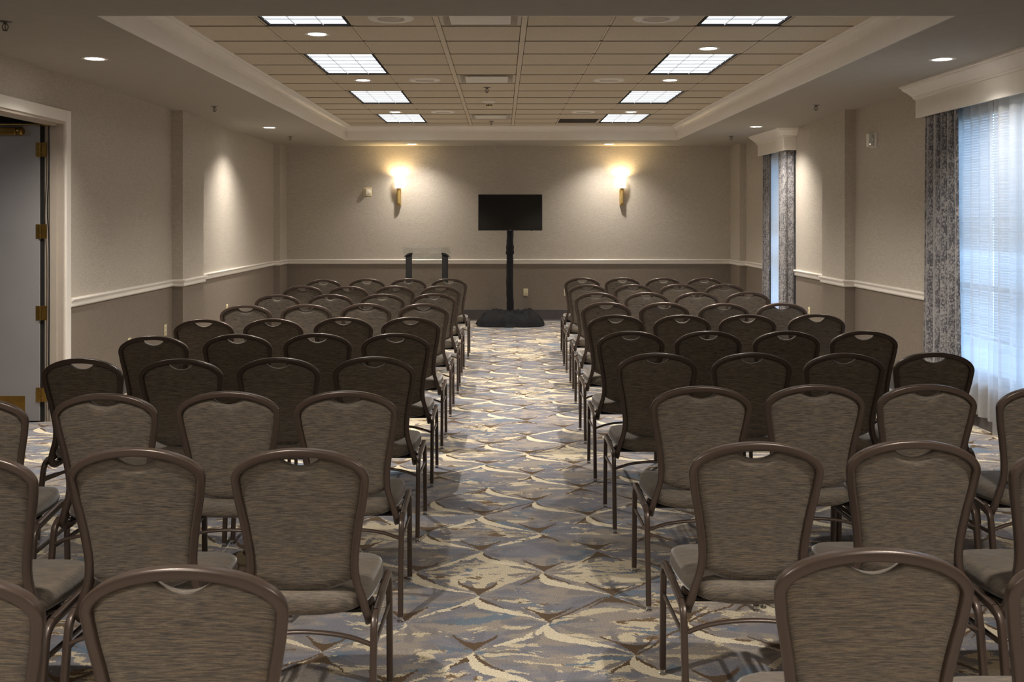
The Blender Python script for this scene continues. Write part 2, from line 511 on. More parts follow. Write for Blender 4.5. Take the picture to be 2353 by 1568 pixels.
# chair rail
rail = [(0, 0.900), (0.012, 0.900), (0.020, 0.908), (0.022, 0.916), (0.016, 0.926), (0.015, 0.940), (0.022, 0.948), (0.032, 0.955), (0.036, 0.964), (0.030, 0.972), (0.014, 0.975), (0, 0.975)]
pathA = [(XL, 8.30), (XL, 10.88), (-3.389, 10.88), (-3.389, 11.64), (XL, 11.64), (XL, 15.74), (-3.41, 15.74), (-3.41, YB),
         (3.63, YB), (3.63, 15.63), (XR, 15.63), (XR, 14.22)]
pathB = [(XR, 13.06), (XR, 11.56), (3.617, 11.56), (3.617, 10.80), (XR, 10.80), (XR, 8.68)]
bm = bmesh.new(); run_profile(bm, pathA, rail); run_profile(bm, pathB, rail)
run_profile(bm, [(XL, -2.9), (XL, DY0-0.1)], rail); run_profile(bm, [(XR, W1[0]-0.06), (XR, -2.9)], rail)
structure(link('trim_2', bm, M['trim'], smooth=True, angle=30))
# baseboard
bb = [(0, 0), (0.018, 0), (0.012, 0.02), (0.011, 0.172), (0.006, 0.18), (0, 0.18)]
for nm, pth in (('baseboard_left', pathA[:7]), ('baseboard_back', [(-3.41, YB), (3.63, YB)]), ('baseboard_right', None)):
    bm = bmesh.new()
    if pth: run_profile(bm, pth, bb)
    else:
        run_profile(bm, [(3.63, YB), (3.63, 15.63), (XR, 15.63), (XR, 11.56), (3.617, 11.56), (3.617, 10.80), (XR, 10.80), (XR, -2.9)], bb)
    if nm == 'baseboard_left': run_profile(bm, [(XL, -2.9), (XL, DY0-0.1)], bb)
    structure(link(nm, bm, M['base']))

# ------------------------------------------------------------------ doorway on the left with its leaf folded back into the corridor
d = bpy.data.objects.new('door_1', None); COL.objects.link(d); d.location = (XL, DY1, 0); structure(d)
def at(o): o.location = -d.location; return o
bm = bmesh.new()    # casing + jambs
cas = 0.09
box(bm, XL, XL+0.020, DY1, DY1+cas, 0, DH+cas, 0, 0.004); box(bm, XL, XL+0.020, DY0-cas, DY0, 0, DH+cas, 0, 0.004)
box(bm, XL, XL+0.020, DY0+0.0, DY1, DH, DH+cas, 0, 0.004)
at(structure(link('door_casing', bm, M['trim'], d)))
bm = bmesh.new()
JX = XL-WT
box(bm, JX+0.05, XL+0.004, DY1-0.022, DY1, 0, DH); box(bm, JX+0.05, XL+0.004, DY0, DY0+0.022, 0, DH)
box(bm, JX+0.05, XL+0.004, DY0+0.022, DY1-0.022, DH-0.022, DH)
box(bm, JX+0.062, XL-0.045, DY1-0.036, DY1-0.022, 0, DH-0.022)         # stop
box(bm, JX+0.062, XL-0.045, DY0+0.022, DY1-0.036, DH-0.038, DH-0.022)
box(bm, JX-0.004, JX+0.05, DY1-0.010, DY1, 0, DH); box(bm, JX-0.004, JX+0.05, DY0, DY0+0.010, 0, DH); box(bm, JX-0.004, JX+0.05, DY0+0.01, DY1-0.01, DH-0.01, DH)
at(structure(link('door_jamb', bm, M['jamb'], d)))
LY = DY1-0.055      # leaf front face (towards the camera)
LX = JX-0.012       # hinge edge
lf_bm = bmesh.new(); box(lf_bm, LX-0.93, LX, LY, LY+0.044, 0.012, DH-0.030, 0, 0.002)
leaf = at(structure(link('door_leaf', lf_bm, M['door'], d)))
def lchild(nm, bm, m, sm=False):
    o = link(nm, bm, m, leaf, sm, 40 if sm else None); return structure(o)
bm = bmesh.new(); box(bm, LX-0.86, LX-0.115, LY-0.003, LY, 0.02, 0.21)
for sx in (LX-0.13, LX-0.18-0.2, LX-0.6):
    for sz in (0.035, 0.195): lathe(bm, [(0.004, LY-0.005), (0.004, LY-0.002)], 8, (sx, 0, sz), 0, axis='y')
lchild('kick_plate', bm, M['oldbrass'])
bm = bmesh.new(); box(bm, LX-0.60, LX-0.165, LY-0.055, LY, 2.285, 2.345, 0, 0.012, 3); lathe(bm, [(0.03, -0.16), (0.033, -0.155), (0.033, -0.125), (0.028, -0.115)], 16, (LX, LY-0.03, 2.315), axis='x')
lchild('door_closer', bm, M['oldbrass'], True)
bm = bmesh.new(); box(bm, LX-0.5, JX+0.07, LY-0.05, LY-0.035, 2.362, 2.372); box(bm, JX+0.03, JX+0.09, LY-0.06, LY-0.03, 2.355, 2.376, 0, 0.004)
lchild('closer_arm', bm, M['oldbrass'])
# gap, edge strip and cable between leaf and jamb
bm = bmesh.new(); box(bm, LX+0.001, LX+0.024, LY+0.012, LY+0.04, 0.0, DH-0.03); at(structure(link('door_seal', bm, M['dark'], d)))
bm = bmesh.new()
sweep(bm, catmull([(JX+0.063, LY-0.002, 2.36), (JX+0.062, LY, 2.0), (JX+0.052, LY-0.004, 1.7), (JX+0.064, LY, 1.35), (JX+0.062, LY, 0.6), (JX+0.06, LY, 0.1)], 8), 0.008, 0.008, (1, 0, 0), 8, 2)
at(structure(link('door_cable', bm, M['black'], d, True)))
for hz in (2.17, 1.52, 0.87, 0.22):
    bm = bmesh.new()
    box(bm, LX-0.028, LX, LY-0.003, LY+0.001, hz-0.057, hz+0.057); box(bm, LX+0.014, LX+0.058, LY-0.001, LY+0.003, hz-0.057, hz+0.057)
    for q in range(5): lathe(bm, [(0.0065, hz-0.057+q*0.0232), (0.0065, hz-0.057+q*0.0232+0.020)], 12, (LX+0.005, LY-0.004, 0))
    h = at(structure(link('door_hinge', bm, M['oldbrass'], d, True, 40)))
# the corridor outside
bm = bmesh.new()
box(bm, -7.2, -7.1, 4.0, 11.0, 0, 2.75); box(bm, -7.2, JX, 4.0, 4.1, 0, 2.75); box(bm, -7.2, JX, 10.9, 11.0, 0, 2.75)
box(bm, -7.2, JX, 4.0, 11.0, 2.65, 2.75)
structure(link('wall_corridor', bm, M['hall']))

# ------------------------------------------------------------------ windows
def window(n, y0, y1, mull):
    t = bpy.data.objects.new('window_%d' % n, None); COL.objects.link(t); t.location = (XR, (y0+y1)/2, SILL); structure(t)
    off = -t.location
    def p(nm, bm, m): o = link(nm, bm, m, t); o.location = off; return structure(o)
    X0, X1 = XR+0.07, XR+0.12
    bm = bmesh.new()
    box(bm, X0, X1, y0, y0+0.05, SILL, HEAD); box(bm, X0, X1, y1-0.05, y1, SILL, HEAD)
    box(bm, X0, X1, y0+0.05, y1-0.05, SILL, SILL+0.05); box(bm, X0, X1, y0+0.05, y1-0.05, HEAD-0.05, HEAD)
    for f in mull: yy = y0+(y1-y0)*f; box(bm, X0, X1, yy-0.025, yy+0.025, SILL+0.05, HEAD-0.05)
    box(bm, X0+0.005, X1-0.005, y0+0.05, y1-0.05, 1.06, 1.10); box(bm, X0+0.005, X1-0.005, y0+0.05, y1-0.05, 1.60, 1.63)
    p('window_frame', bm, M['trim'])
    bm = bmesh.new(); box(bm, X0+0.02, X0+0.026, y0+0.03, y1-0.03, SILL+0.03, HEAD-0.03); p('window_pane', bm, M['glass'])
    bm = bmesh.new(); box(bm, XR-0.02, X0, y0-0.02, y1+0.02, SILL-0.03, SILL, 0, 0.005); p('window_sill', bm, M['trim'])
    bm = bmesh.new(); z = HEAD-0.03
    while z > 0.72:
        a = R(42) if z > 1.36 else R(14)
        c, s = math.cos(a)*0.012, math.sin(a)*0.012
        vs = [bm.verts.new(q) for q in ((XR+0.035-c, y0+0.03, z-s), (XR+0.035+c, y0+0.03, z+s), (XR+0.035+c, y1-0.03, z+s), (XR+0.035-c, y1-0.03, z-s))]
        bm.faces.new(vs); z -= 0.021
    box(bm, XR+0.02, XR+0.05, y0+0.02, y1-0.02, 0.685, 0.705); box(bm, XR+0.015, XR+0.055, y0+0.02, y1-0.02, HEAD-0.03, HEAD)
    o = p('window_blind', bm, M['white']); return t
window(1, W1[0], W1[1], (0.5,)); window(2, W2[0], W2[1], (0.5,))

def valance(label, y0, y1):
    zb, X = 2.488, 3.572
    t = thing('valance', label, 'valance', (XR, (y0+y1)/2, zb))
    bm = bmesh.new()
    box(bm, X, X+0.02, y0, y1, zb, HS-0.001); box(bm, X+0.02, XR, y0, y0+0.02, zb, HS-0.001); box(bm, X+0.02, XR, y1-0.02, y1, zb, HS-0.001)
    box(bm, X+0.02, XR, y0+0.02, y1-0.02, zb+0.125, zb+0.14)
    o = link('valance_board', bm, M['trim'], t); o.location = -t.location
    bm = bmesh.new()
    pr = [(0, 2.645), (0.012, 2.647), (0.014, 2.658), (0.022, 2.664), (0.022, 2.672), (0.030, 2.680), (0.052, 2.705), (0.078, 2.728), (0.088, 2.738), (0.092, 2.752), (0.104, 2.756), (0.106, HS-0.001), (0, HS-0.001)]
    run_profile(bm, [(XR, y0), (X, y0), (X, y1), (XR, y1)][::-1], pr)
    o = link('valance_crown', bm, M['trim'], t, True, 28); o.location = -t.location
valance('white box valance with flared crown over the large window at right', 6.1, 8.84)
valance('small white box valance with crown over the narrow window near the corner', 12.95, 14.29)

def hanging(name, label, cat, path, z0, z1, amp, folds, mat, seed, th=0.004, group=None, flare=0.0):
    """pleated cloth hung along a plan path"""
    rs = random.Random(seed); n = folds*12; P = [Vector(p) for p in path]
    L = [0]
    for i in range(1, len(P)): L.append(L[-1]+(P[i]-P[i-1]).length)
    ph = [rs.uniform(-0.8, 0.8) for _ in range(8)]; am = [rs.uniform(0.65, 1.2) for _ in range(folds+2)]
    bm = bmesh.new(); rows = 22; grid = []
    for j in range(rows+1):
        v = j/rows; z = z1+(z0-z1)*v; row = []
        for i in range(n+1):
            s = i/n; d_ = s*L[-1]; k = 0
            while k < len(P)-2 and d_ > L[k+1]: k += 1
            q = P[k].lerp(P[k+1], (d_-L[k])/(L[k+1]-L[k])); T = (P[k+1]-P[k]).normalized(); N = Vector((-T.y, T.x))
            w_ = folds*2*PI*s + 0.55*math.sin(2*PI*s*1.7+ph[0]) + 0.35*math.sin(3.0*v+ph[1]+5*s)*v
            a = amp*am[int(s*folds)]*(0.62+0.38*v)
            o = a*(math.sin(w_)+0.25*math.sin(2*w_+ph[2]))
            t_ = T*(amp*0.35*math.cos(w_)) + T*flare*(s-0.5)*v
            row.append(bm.verts.new((q.x+N.x*o+t_.x, q.y+N.y*o+t_.y, z)))
        grid.append(row)
    for j in range(rows):
        for i in range(n): bm.faces.new((grid[j][i], grid[j][i+1], grid[j+1][i+1], grid[j+1][i]))
    o = link(name, bm, mat, None, True)
    if th:
        md = o.modifiers.new('cloth thickness', 'SOLIDIFY'); md.thickness = th
    return tag(o, label, cat, group)
VT = 2.60
hanging('drape', 'grey damask drape at the far edge of the large right window', 'curtain', [(3.626, 8.76), (3.626, 8.12)], 0.02, VT, 0.030, 5, M['drape'], 3, 0.004, None, 0.12)
hanging('sheer_curtain', 'white sheer hanging beside the grey drape, far half of the large window', 'curtain', [(3.690, 8.42), (3.680, 7.66)], 0.10, VT, 0.028, 5, M['sheer'], 5, 0)
hanging('sheer_curtain', 'white sheer on the near half of the large window, at the photo edge', 'curtain', [(3.655, 7.60), (3.668, 6.80)], 0.02, VT, 0.030, 5, M['sheer'], 8, 0)
hanging('drape', 'grey damask drape at the photo edge, near side of the large window', 'curtain', [(3.592, 7.03), (3.592, 6.35)], 0.02, VT, 0.024, 5, M['drape'], 9, 0.004)
hanging('drape', 'narrow grey damask drape at the far side of the small window', 'curtain', [(3.640, 14.26), (3.640, 13.92)], 0.02, VT, 0.022, 4, M['drape'], 11, 0.004)
hanging('drape', 'grey damask drape at the near side of the small window, wrapping its return', 'curtain', [(3.602, 13.32), (3.602, 13.02), (3.705, 12.985)], 0.02, VT, 0.012, 5, M['drape'], 13, 0.004)
hanging('sheer_curtain', 'white sheer between two grey drapes in the small window', 'curtain', [(3.675, 13.98), (3.675, 13.16)], 0.03, VT, 0.014, 8, M['sheer'], 15, 0)

# ------------------------------------------------------------------ ceiling fittings
def lamp(parent, kind, loc, energy, color, **kw):
    l = bpy.data.lights.new('lamp', kind); l.energy = energy; l.color = color
    for k, v in kw.items(): setattr(l, k, v)
    o = bpy.data.objects.new('lamp', l); COL.objects.link(o); o.parent = parent; o.location = loc; return o

side = {0: 'left', 1: 'right'}
rown = ['nearest', 'second', 'third', 'farthest']
for s, lx in enumerate(LIGHT_X):
    for r_, (k0, k1) in enumerate(LIGHT_K):
        y0, y1 = ky(k0), ky(k1); cx, cy = (lx[0]+lx[1])/2, (y0+y1)/2
        lab = {0: 'louvered troffer on the %s, nearest, cut off by the ceiling beam', 1: 'largest fully visible troffer in the %s row of ceiling lights',
               2: 'third troffer from the camera in the %s row, third size down', 3: 'smallest and farthest troffer in the %s row of ceiling lights'}[r_] % side[s]
        t = thing('ceiling_troffer', lab, 'ceiling light', (cx, cy, HT), 0, 'recessed troffers in the tray ceiling')
        hx, hy = 0.289, (y1-y0)/2-0.006
        bm = bmesh.new()
        box(bm, -hx, -hx+0.016, -hy, hy, -0.001, 0.05); box(bm, hx-0.016, hx, -hy, hy, -0.001, 0.05)
        box(bm, -hx+0.016, hx-0.016, -hy, -hy+0.006, -0.001, 0.05); box(bm, -hx+0.016, hx-0.016, hy-0.006, hy, -0.001, 0.05)
        box(bm, -hx+0.016, hx-0.016, -hy+0.006, hy-0.006, 0.034, 0.05)
        link('housing', bm, M['dark'], t)
        bm = bmesh.new(); box(bm, -hx+0.016, hx-0.016, -hy+0.006, hy-0.006, 0.013, 0.017); link('diffuser', bm, M['lens'], t)
        bm = bmesh.new()
        for q in (1, 2): xx = -hx+2*hx*q/3; box(bm, xx-0.0025, xx+0.0025, -hy+0.006, hy-0.006, 0.001, 0.013)
        for q in range(1, 6): yy = -hy+2*hy*q/6; box(bm, -hx+0.016, hx-0.016, yy-0.002, yy+0.002, 0.002, 0.013)
        link('louver', bm, M['louver'], t)

def downlight(x, y, z, label, group, power=None, col=WARM, cone=128, blend=1.0):
    t = thing('downlight', label, 'downlight', (x, y, z), 0, group)
    bm = bmesh.new(); lathe(bm, [(0.064, 0.001), (0.066, -0.003), (0.088, -0.004), (0.094, -0.0015), (0.094, 0.001)], 40)
    # ring is hollow: drop the caps
    for f in [f for f in bm.faces if len(f.verts) > 4]: bm.faces.remove(f)
    link('trim_ring', bm, M['white'], t, True)
    bm = bmesh.new(); disc(bm, 0.068, -0.0015, 32); link('lens', bm, M['disc'], t)
    lamp(t, 'SPOT', (0, 0, -0.012), power or P_SPOT, col, spot_size=R(cone), spot_blend=blend, shadow_soft_size=0.05)
g1, g2 = 'recessed downlights in the tile ceiling', 'recessed downlights in the plaster soffit'
zt = HT-0.001
downlight(-1.35, 7.49, zt, 'round downlight in the tiles, left row, nearest of three', g1, P_SPOT*0.82)
downlight(-1.354, 9.99, zt, 'round downlight in the tiles, left row, middle of three', g1, P_SPOT*0.82)
downlight(-1.353, 12.98, zt, 'round downlight in the tiles, left row, farthest, touching the last troffer', g1, P_SPOT*0.82)
downlight(1.64, 8.125, zt, 'round downlight in the tiles, right row, nearest of three', g1, P_SPOT*0.82)
downlight(1.643, 9.99, zt, 'round downlight in the tiles, right row, middle of three', g1, P_SPOT*0.82)
downlight(1.637, 12.97, zt, 'round downlight in the tiles, right row, farthest, touching the last troffer', g1, P_SPOT*0.82)
zs = HS-0.001
downlight(-2.92, 7.344, zs, 'large bright downlight in the left soffit near the open door', g2, P_SPOT*0.5)
downlight(-2.93, 12.91, zs, 'small downlight in the left soffit above the pool of light on wall', g2, P_SPOT*0.5)
downlight(3.17, 7.37, zs, 'large bright downlight in the right soffit beside the big valance', g2, P_SPOT*0.32)
downlight(3.175, 12.79, zs, 'small downlight in the right soffit near the small valance', g2, P_SPOT*0.5)
downlight(-1.388, 15.78, zs, 'small downlight above the left wall sconce, in the far soffit', g2, P_SPOT*0.3)
downlight(1.65, 15.78, zs, 'small downlight above the right wall sconce, in the far soffit', g2, P_SPOT*0.3)
for x, sd in ((-1.35, 'left'), (1.64, 'right')):  # unseen downlights added so the near chair backs are lit
    for y, yd in ((2.45, 'second last'), (0.2, 'last'), (-1.9, 'rear')):
        downlight(x, y, zs, 'unseen round downlight over the %s row of chairs, %s block, outside the picture' % (yd, sd) if y > -1 else 'added round downlight behind all the chairs on the %s side, outside the picture' % sd, g2, P_SPOT*0.50, WARM, 112, 0.45)

def sprinkler(x, y, z, label, group):
    t = thing('sprinkler_head', label, 'sprinkler', (x, y, z), 0, group)
    bm = bmesh.new(); lathe(bm, [(0.038, 0), (0.038, -0.003), (0.022, -0.006), (0.014, -0.006)], 24); link('escutcheon', bm, M['steel'], t, True, 35)
    bm = bmesh.new()
    lathe(bm, [(0.010, -0.005), (0.010, -0.016)], 12)
    for s in (-1, 1): sweep(bm, catmull([(s*0.009, 0, -0.014), (s*0.017, 0, -0.026), (s*0.013, 0, -0.044), (0, 0, -0.052)], 4), 0.005, 0.005, (0, 1, 0), 8, 2)
    lathe(bm, [(0.003, -0.015), (0.003, -0.05)], 8)
    link('frame', bm, M['steel'], t, True, 40)
    bm = bmesh.new(); lathe(bm, [(0.004, -0.051), (0.016, -0.053), (0.016, -0.055), (0.004, -0.056)], 16); link('deflector', bm, M['steel'], t)
gs = 'fire sprinklers hanging from the ceiling'
sprinkler(-2.895, 5.97, HS, 'sprinkler at the top left corner of the photo', gs)
sprinkler(-2.945, 10.5, HS, 'sprinkler in the left soffit in front of the wall pilaster', gs)
sprinkler(-2.966, 14.36, HS, 'sprinkler in the left soffit close to the far corner', gs)
sprinkler(3.185, 10.38, HS, 'sprinkler in the right soffit between the two valances', gs)
sprinkler(3.198, 14.28, HS, 'sprinkler in the right soffit just left of the small valance', gs)
sprinkler(-0.153, 10.55, HT, 'sprinkler on the tile ceiling behind the middle air diffuser', gs)
sprinkler(-0.145, 14.2, HT, 'sprinkler on the tile ceiling behind the farthest air diffuser', gs)

t = thing('smoke_detector', 'cream smoke detector hanging between the two air diffusers', 'smoke detector', (-0.145, 11.75, HT))
bm = bmesh.new(); lathe(bm, [(0.078, 0), (0.078, -0.006), (0.062, -0.022), (0.038, -0.034)], 28); link('base', bm, M['white'], t, True, 35)
bm = bmesh.new(); lathe(bm, [(0.037, -0.034), (0.040, -0.040), (0.040, -0.044), (0.034, -0.046), (0.034, -0.060), (0.038, -0.062), (0.036, -0.070), (0.020, -0.080), (0.001, -0.083)], 28); link('sensing_chamber', bm, M['ivory'], t, True, 35)
bm = bmesh.new()
for k in range(10):
    a = 2*PI*k/10+0.15
    vs = box(bm, 0.0335, 0.0350, -0.007, 0.007, -0.059, -0.047); bmesh.ops.rotate(bm, verts=vs, cent=(0, 0, 0), matrix=Matrix.Rotation(a, 3, 'Z'))
link('vent_slots', bm, M['dark'], t)

for (x0, x1, y0, y1), lab in zip(DIFF, ('square air diffuser nearest the camera, half hidden by the ceiling beam',
                                       'square air diffuser in the middle of the tile ceiling', 'farthest square air diffuser, just above the television')):
    cx, cy = (x0+x1)/2, (y0+y1)/2; t = thing('air_diffuser', lab, 'air diffuser', (cx, cy, HT), 0, 'plaque air diffusers')
    hx = (x1-x0)/2-0.022; hy = (y1-y0)/2-0.006
    bm = bmesh.new()   # sloping pan
    lo = [(-hx, -hy, 0), (hx, -hy, 0), (hx, hy, 0), (-hx, hy, 0)]; up = [(-0.19, -0.19, 0.08), (0.19, -0.19, 0.08), (0.19, 0.19, 0.08), (-0.19, 0.19, 0.08)]
    a = [bm.verts.new(p) for p in lo]; b = [bm.verts.new(p) for p in up]
    c = [bm.verts.new((p[0]*0.91, p[1]*0.91, 0)) for p in lo]
    for k in range(4):
        bm.faces.new((a[k], a[(k+1) % 4], c[(k+1) % 4], c[k])); bm.faces.new((c[k], c[(k+1) % 4], b[(k+1) % 4], b[k]))
    link('pan', bm, M['grille'], t)
    bm = bmesh.new(); box(bm, -0.2, 0.2, -0.2, 0.2, 0.08, 0.09); link('duct_neck', bm, M['dark'], t)
    bm = bmesh.new(); [box(bm, a, a+0.02, -0.15, 0.19, -0.001, 0.08) for a in (-0.19, 0.17)]; link('plaque_hanger', bm, M['grille'], t)
    bm = bmesh.new(); box(bm, -0.205, 0.205, -0.205, 0.205, -0.010, -0.001, 0, 0.003); link('plaque', bm, M['white'], t)
x0, x1, y0, y1 = GRILLE; cx, cy = (x0+x1)/2, (y0+y1)/2
t = thing('return_grille', 'dark rectangular return air grille beside the farthest right troffer', 'air grille', (cx, cy, HT))
bm = bmesh.new(); hx, hy = 0.285, 0.298
for q in ((-hx, -hx+0.02, -hy, hy), (hx-0.02, hx, -hy, hy), (-hx+0.02, hx-0.02, -hy, -hy+0.02), (-hx+0.02, hx-0.02, hy-0.02, hy)): box(bm, *q, -0.002, 0.02)
link('frame', bm, M['grille'], t)
bm = bmesh.new(); y = -hy+0.03
while y < hy-0.02: box(bm, -hx+0.02, hx-0.02, y, y+0.002, 0.0, 0.016); y += 0.014
g_ = link('louver', bm, M['steel'], t)
bm = bmesh.new(); box(bm, -hx+0.02, hx-0.02, -hy+0.02, hy-0.02, 0.02, 0.024); link('backing', bm, M['dark'], t)

for x, y, lab in ((-0.752, 9.99, 'round ceiling speaker left of the middle air diffuser'), (1.045, 9.99, 'round ceiling speaker right of the middle air diffuser'),
                  (-0.744, 12.97, 'faint round ceiling speaker in the left half near the far troffer'), (1.035, 12.97, 'faint round ceiling speaker in front of the dark return grille'),
                  (-0.747, 6.90, 'round speaker cut off by the beam, left of the nearest diffuser'), (1.04, 6.90, 'round speaker cut off by the beam, right of the nearest diffuser')):
    t = thing('ceiling_speaker', lab, 'ceiling speaker', (x, y, HT), 0, 'round speakers in the tile ceiling')
    bm = bmesh.new(); lathe(bm, [(0.09, -0.002), (0.095, -0.010), (0.120, -0.012), (0.150, -0.008), (0.158, 0.0)], 40)
    for f in [f for f in bm.faces if len(f.verts) > 4]: bm.faces.remove(f)
    for k in range(4):
        a = PI/4+k*PI/2; lathe(bm, [(0.005, -0.010), (0.005, -0.014)], 8, (0.128*math.cos(a), 0.128*math.sin(a), 0))
    link('bezel', bm, M['white'], t, True, 40)
    bm = bmesh.new(); lathe(bm, [(0.092, -0.003), (0.06, -0.006), (0.001, -0.008)], 32); link('speaker_grille', bm, M['grille'], t, True)

# ------------------------------------------------------------------ wall fittings
for x, lab in ((-1.63, 'lit brass wall sconce with glass shade, left of the television'), (1.90, 'lit brass wall sconce with glass shade, right of the television')):
    t = thing('wall_sconce', lab, 'wall lamp', (x, YB, 1.83), 0, 'brass sconces on the far wall')
    bm = bmesh.new(); box(bm, -0.033, 0.033, -0.03, 0, 0, 0.26, 0, 0.004); lathe(bm, [(0.026, 0.03), (0.026, 0.262), (0.046, 0.268), (0.05, 0.275), (0.001, 0.275)], 28, (0, -0.075, 0))
    box(bm, -0.03, 0.03, -0.075, -0.025, 0.0, 0.03, 0, 0.003)
    lathe(bm, [(0.006, 0.04), (0.007, 0.047)], 10, (0, -0.075-0.024, 0.0))
    link('body', bm, M['brass'], t, True, 35)
    bm = bmesh.new(); pr = [(0.053, 0.272), (0.060, 0.33), (0.064, 0.44), (0.061, 0.44), (0.057, 0.33), (0.050, 0.276)]
    lathe(bm, pr, 32, (0, -0.075, 0))
    for f in [f for f in bm.faces if len(f.verts) > 4]: bm.faces.remove(f)
    link('glass_shade', bm, M['shade'], t, True)
    lamp(t, 'POINT', (0, -0.075, 0.395), P_SCONCE, (1.0, 0.78, 0.42), shadow_soft_size=0.03)
    bm = bmesh.new(); sweep(bm, catmull([(0.012, -0.02, 0.004), (-0.002, -0.014, -0.035), (-0.016, -0.008, -0.045), (-0.024, -0.004, -0.02)], 5), 0.004, 0.004, (0, 1, 0), 6, 2)
    link('wire', bm, M['white'], t, True)

t = thing('fire_strobe', 'square cream fire strobe on the far wall left of the sconce', 'fire alarm', (-2.13, YB, 2.045), 0)
bm = bmesh.new(); box(bm, -0.066, 0.066, -0.012, 0, -0.068, 0.068, 0, 0.006); 
for a in (-1, 1):
    for b in (-1, 1): lathe(bm, [(0.005, -0.014), (0.005, -0.011)], 8, (a*0.048, 0, b*0.05), axis='y')
link('plate', bm, M['ivory'], t, True, 35)
bm = bmesh.new(); box(bm, -0.036, 0.002, -0.075, -0.012, -0.052, 0.052, 0, 0.012, 3); link('lens_block', bm, M['grille'], t, True, 40)
bm = bmesh.new(); lathe(bm, [(0.045, -0.013), (0.042, -0.018), (0.001, -0.019)], 20, (0.012, 0, 0), axis='y'); link('horn_grille', bm, M['white'], t, True)
t = thing('fire_strobe', 'white strobe with clear lens high on the right wall past the pilaster', 'fire alarm', (XR, 10.24, 2.407), 0)
bm = bmesh.new(); box(bm, -0.012, 0, -0.075, 0.075, -0.072, 0.072, 0, 0.004); link('plate', bm, M['white'], t, True, 35)
bm = bmesh.new(); box(bm, -0.06, -0.012, -0.005, 0.068, -0.066, 0.066, 0, 0.006); link('horn_box', bm, M['white'], t, True, 40)
bm = bmesh.new(); box(bm, -0.058, -0.013, -0.068, -0.006, -0.062, 0.062, 0, 0.006); link('clear_lens', bm, M['acrylic'], t)
bm = bmesh.new(); lathe(bm, [(0.006, -0.03), (0.006, 0.03)], 10, (-0.03, -0.035, 0.02)); link('flash_tube', bm, M['chrome'], t, True)

def outlet(loc, rot, label):
    t = thing('wall_outlet', label, 'outlet', loc, rot, 'cream wall outlets')
    bm = bmesh.new(); box(bm, -0.037, 0.037, -0.007, 0, -0.059, 0.059, 0, 0.003); link('cover_plate', bm, M['ivory'], t, True, 35)
    bm = bmesh.new()
    for s in (-1, 1):
        for q in (-0.008, 0.006): box(bm, q, q+0.002, -0.0085, -0.0065, s*0.022-0.004, s*0.022+0.008)
        lathe(bm, [(0.0028, -0.0085), (0.0028, -0.0065)], 8, (0, 0, s*0.022-0.010), axis='y')
    link('sockets', bm, M['dark'], t)
outlet((0.380, YB, 0.45), 0, 'cream outlet on the far wall just right of the television stand')
outlet((1.025, YB, 0.45), 0, 'cream outlet on the far wall behind the front right aisle chair')
outlet((XL, 10.66, 0.46), R(90), 'cream outlet low on the left wall, just before the pilaster')
outlet((XL, 9.63, 0.44), R(90), 'cream outlet low on the left wall, nearest the open door')
outlet((XL, 13.05, 0.47), R(90), 'cream outlet low on the left wall, beyond the pilaster')
outlet((XR, 12.40, 0.49), R(-90), 'cream outlet low on the right wall, next to the small window drape')

# ------------------------------------------------------------------ television on its covered stand
TVY = 15.6
t = thing('television', 'flat black television mounted on the cloth-wrapped stand', 'television', (0.129, TVY, 1.438))
bm = bmesh.new(); box(bm, -0.488, 0.488, 0, 0.035, 0, 0.551, 0, 0.003); box(bm, -0.30, 0.30, 0.035, 0.075, 0.06, 0.40, 0, 0.01); link('casing', bm, M['black'], t)
bm = bmesh.new(); box(bm, -0.480, 0.480, -0.0015, 0.001, 0.014, 0.545); link('screen', bm, M['screen'], t)
bm = bmesh.new()
for k in range(5): box(bm, -0.017+k*0.007, -0.017+k*0.007+0.0055, -0.003, -0.0005, 0.003, 0.0105)
link('brand_mark', bm, M['logo'], t)
bm = bmesh.new(); box(bm, 0.315, 0.338, 0.004, 0.02, -0.007, 0.001, 0, 0.002); link('sensor', bm, M['black'], t)

t = thing('television_stand', 'tall stand wrapped in black cloth carrying the television', 'stand', (0.125, TVY+0.13, 0))
bm = bmesh.new(); lathe(bm, [(0.035, 0.02), (0.035, 1.75)], 16); box(bm, -0.20, 0.20, -0.055, -0.035, 1.55, 1.80, 0, 0.003); box(bm, -0.46, 0.46, -0.30, 0.30, 0.015, 0.05, 0, 0.008)
for a in (-1, 1):
    for b in (-1, 1): lathe(bm, [(0.02, 0.0), (0.02, 0.018)], 12, (a*0.42, b*0.26, 0))
link('pole', bm, M['post'], t, True, 35)
bm = bmesh.new(); rs = random.Random(4); rings = []
nz = 64; nn = 24
for j in range(nz+1):
    z = 0.18+(1.50-0.18)*j/nz
    kn = math.exp(-((z-1.165)/0.05)**2)*0.010+math.exp(-((z-1.09)/0.02)**2)*0.012-math.exp(-((z-1.06)/0.012)**2)*0.006
    ring = []
    for k in range(nn):
        a = 2*PI*k/nn
        r = 0.050+kn+0.003*math.sin(a*3+z*9)+0.0022*math.sin(a*5-z*31)+(0.004*math.sin(a*2+z*70))*math.exp(-((z-1.13)/0.09)**2)-0.004*(1.5-z)*-1*0.6
        ring.append(bm.verts.new((r*math.cos(a)+0.004*math.sin(z*6), r*math.sin(a), z)))
    rings.append(ring)
for j in range(nz):
    for k in range(nn): bm.faces.new((rings[j][k], rings[j][(k+1) % nn], rings[j+1][(k+1) % nn], rings[j+1][k]))
link('pole_sleeve', bm, M['cloth'], t, True)

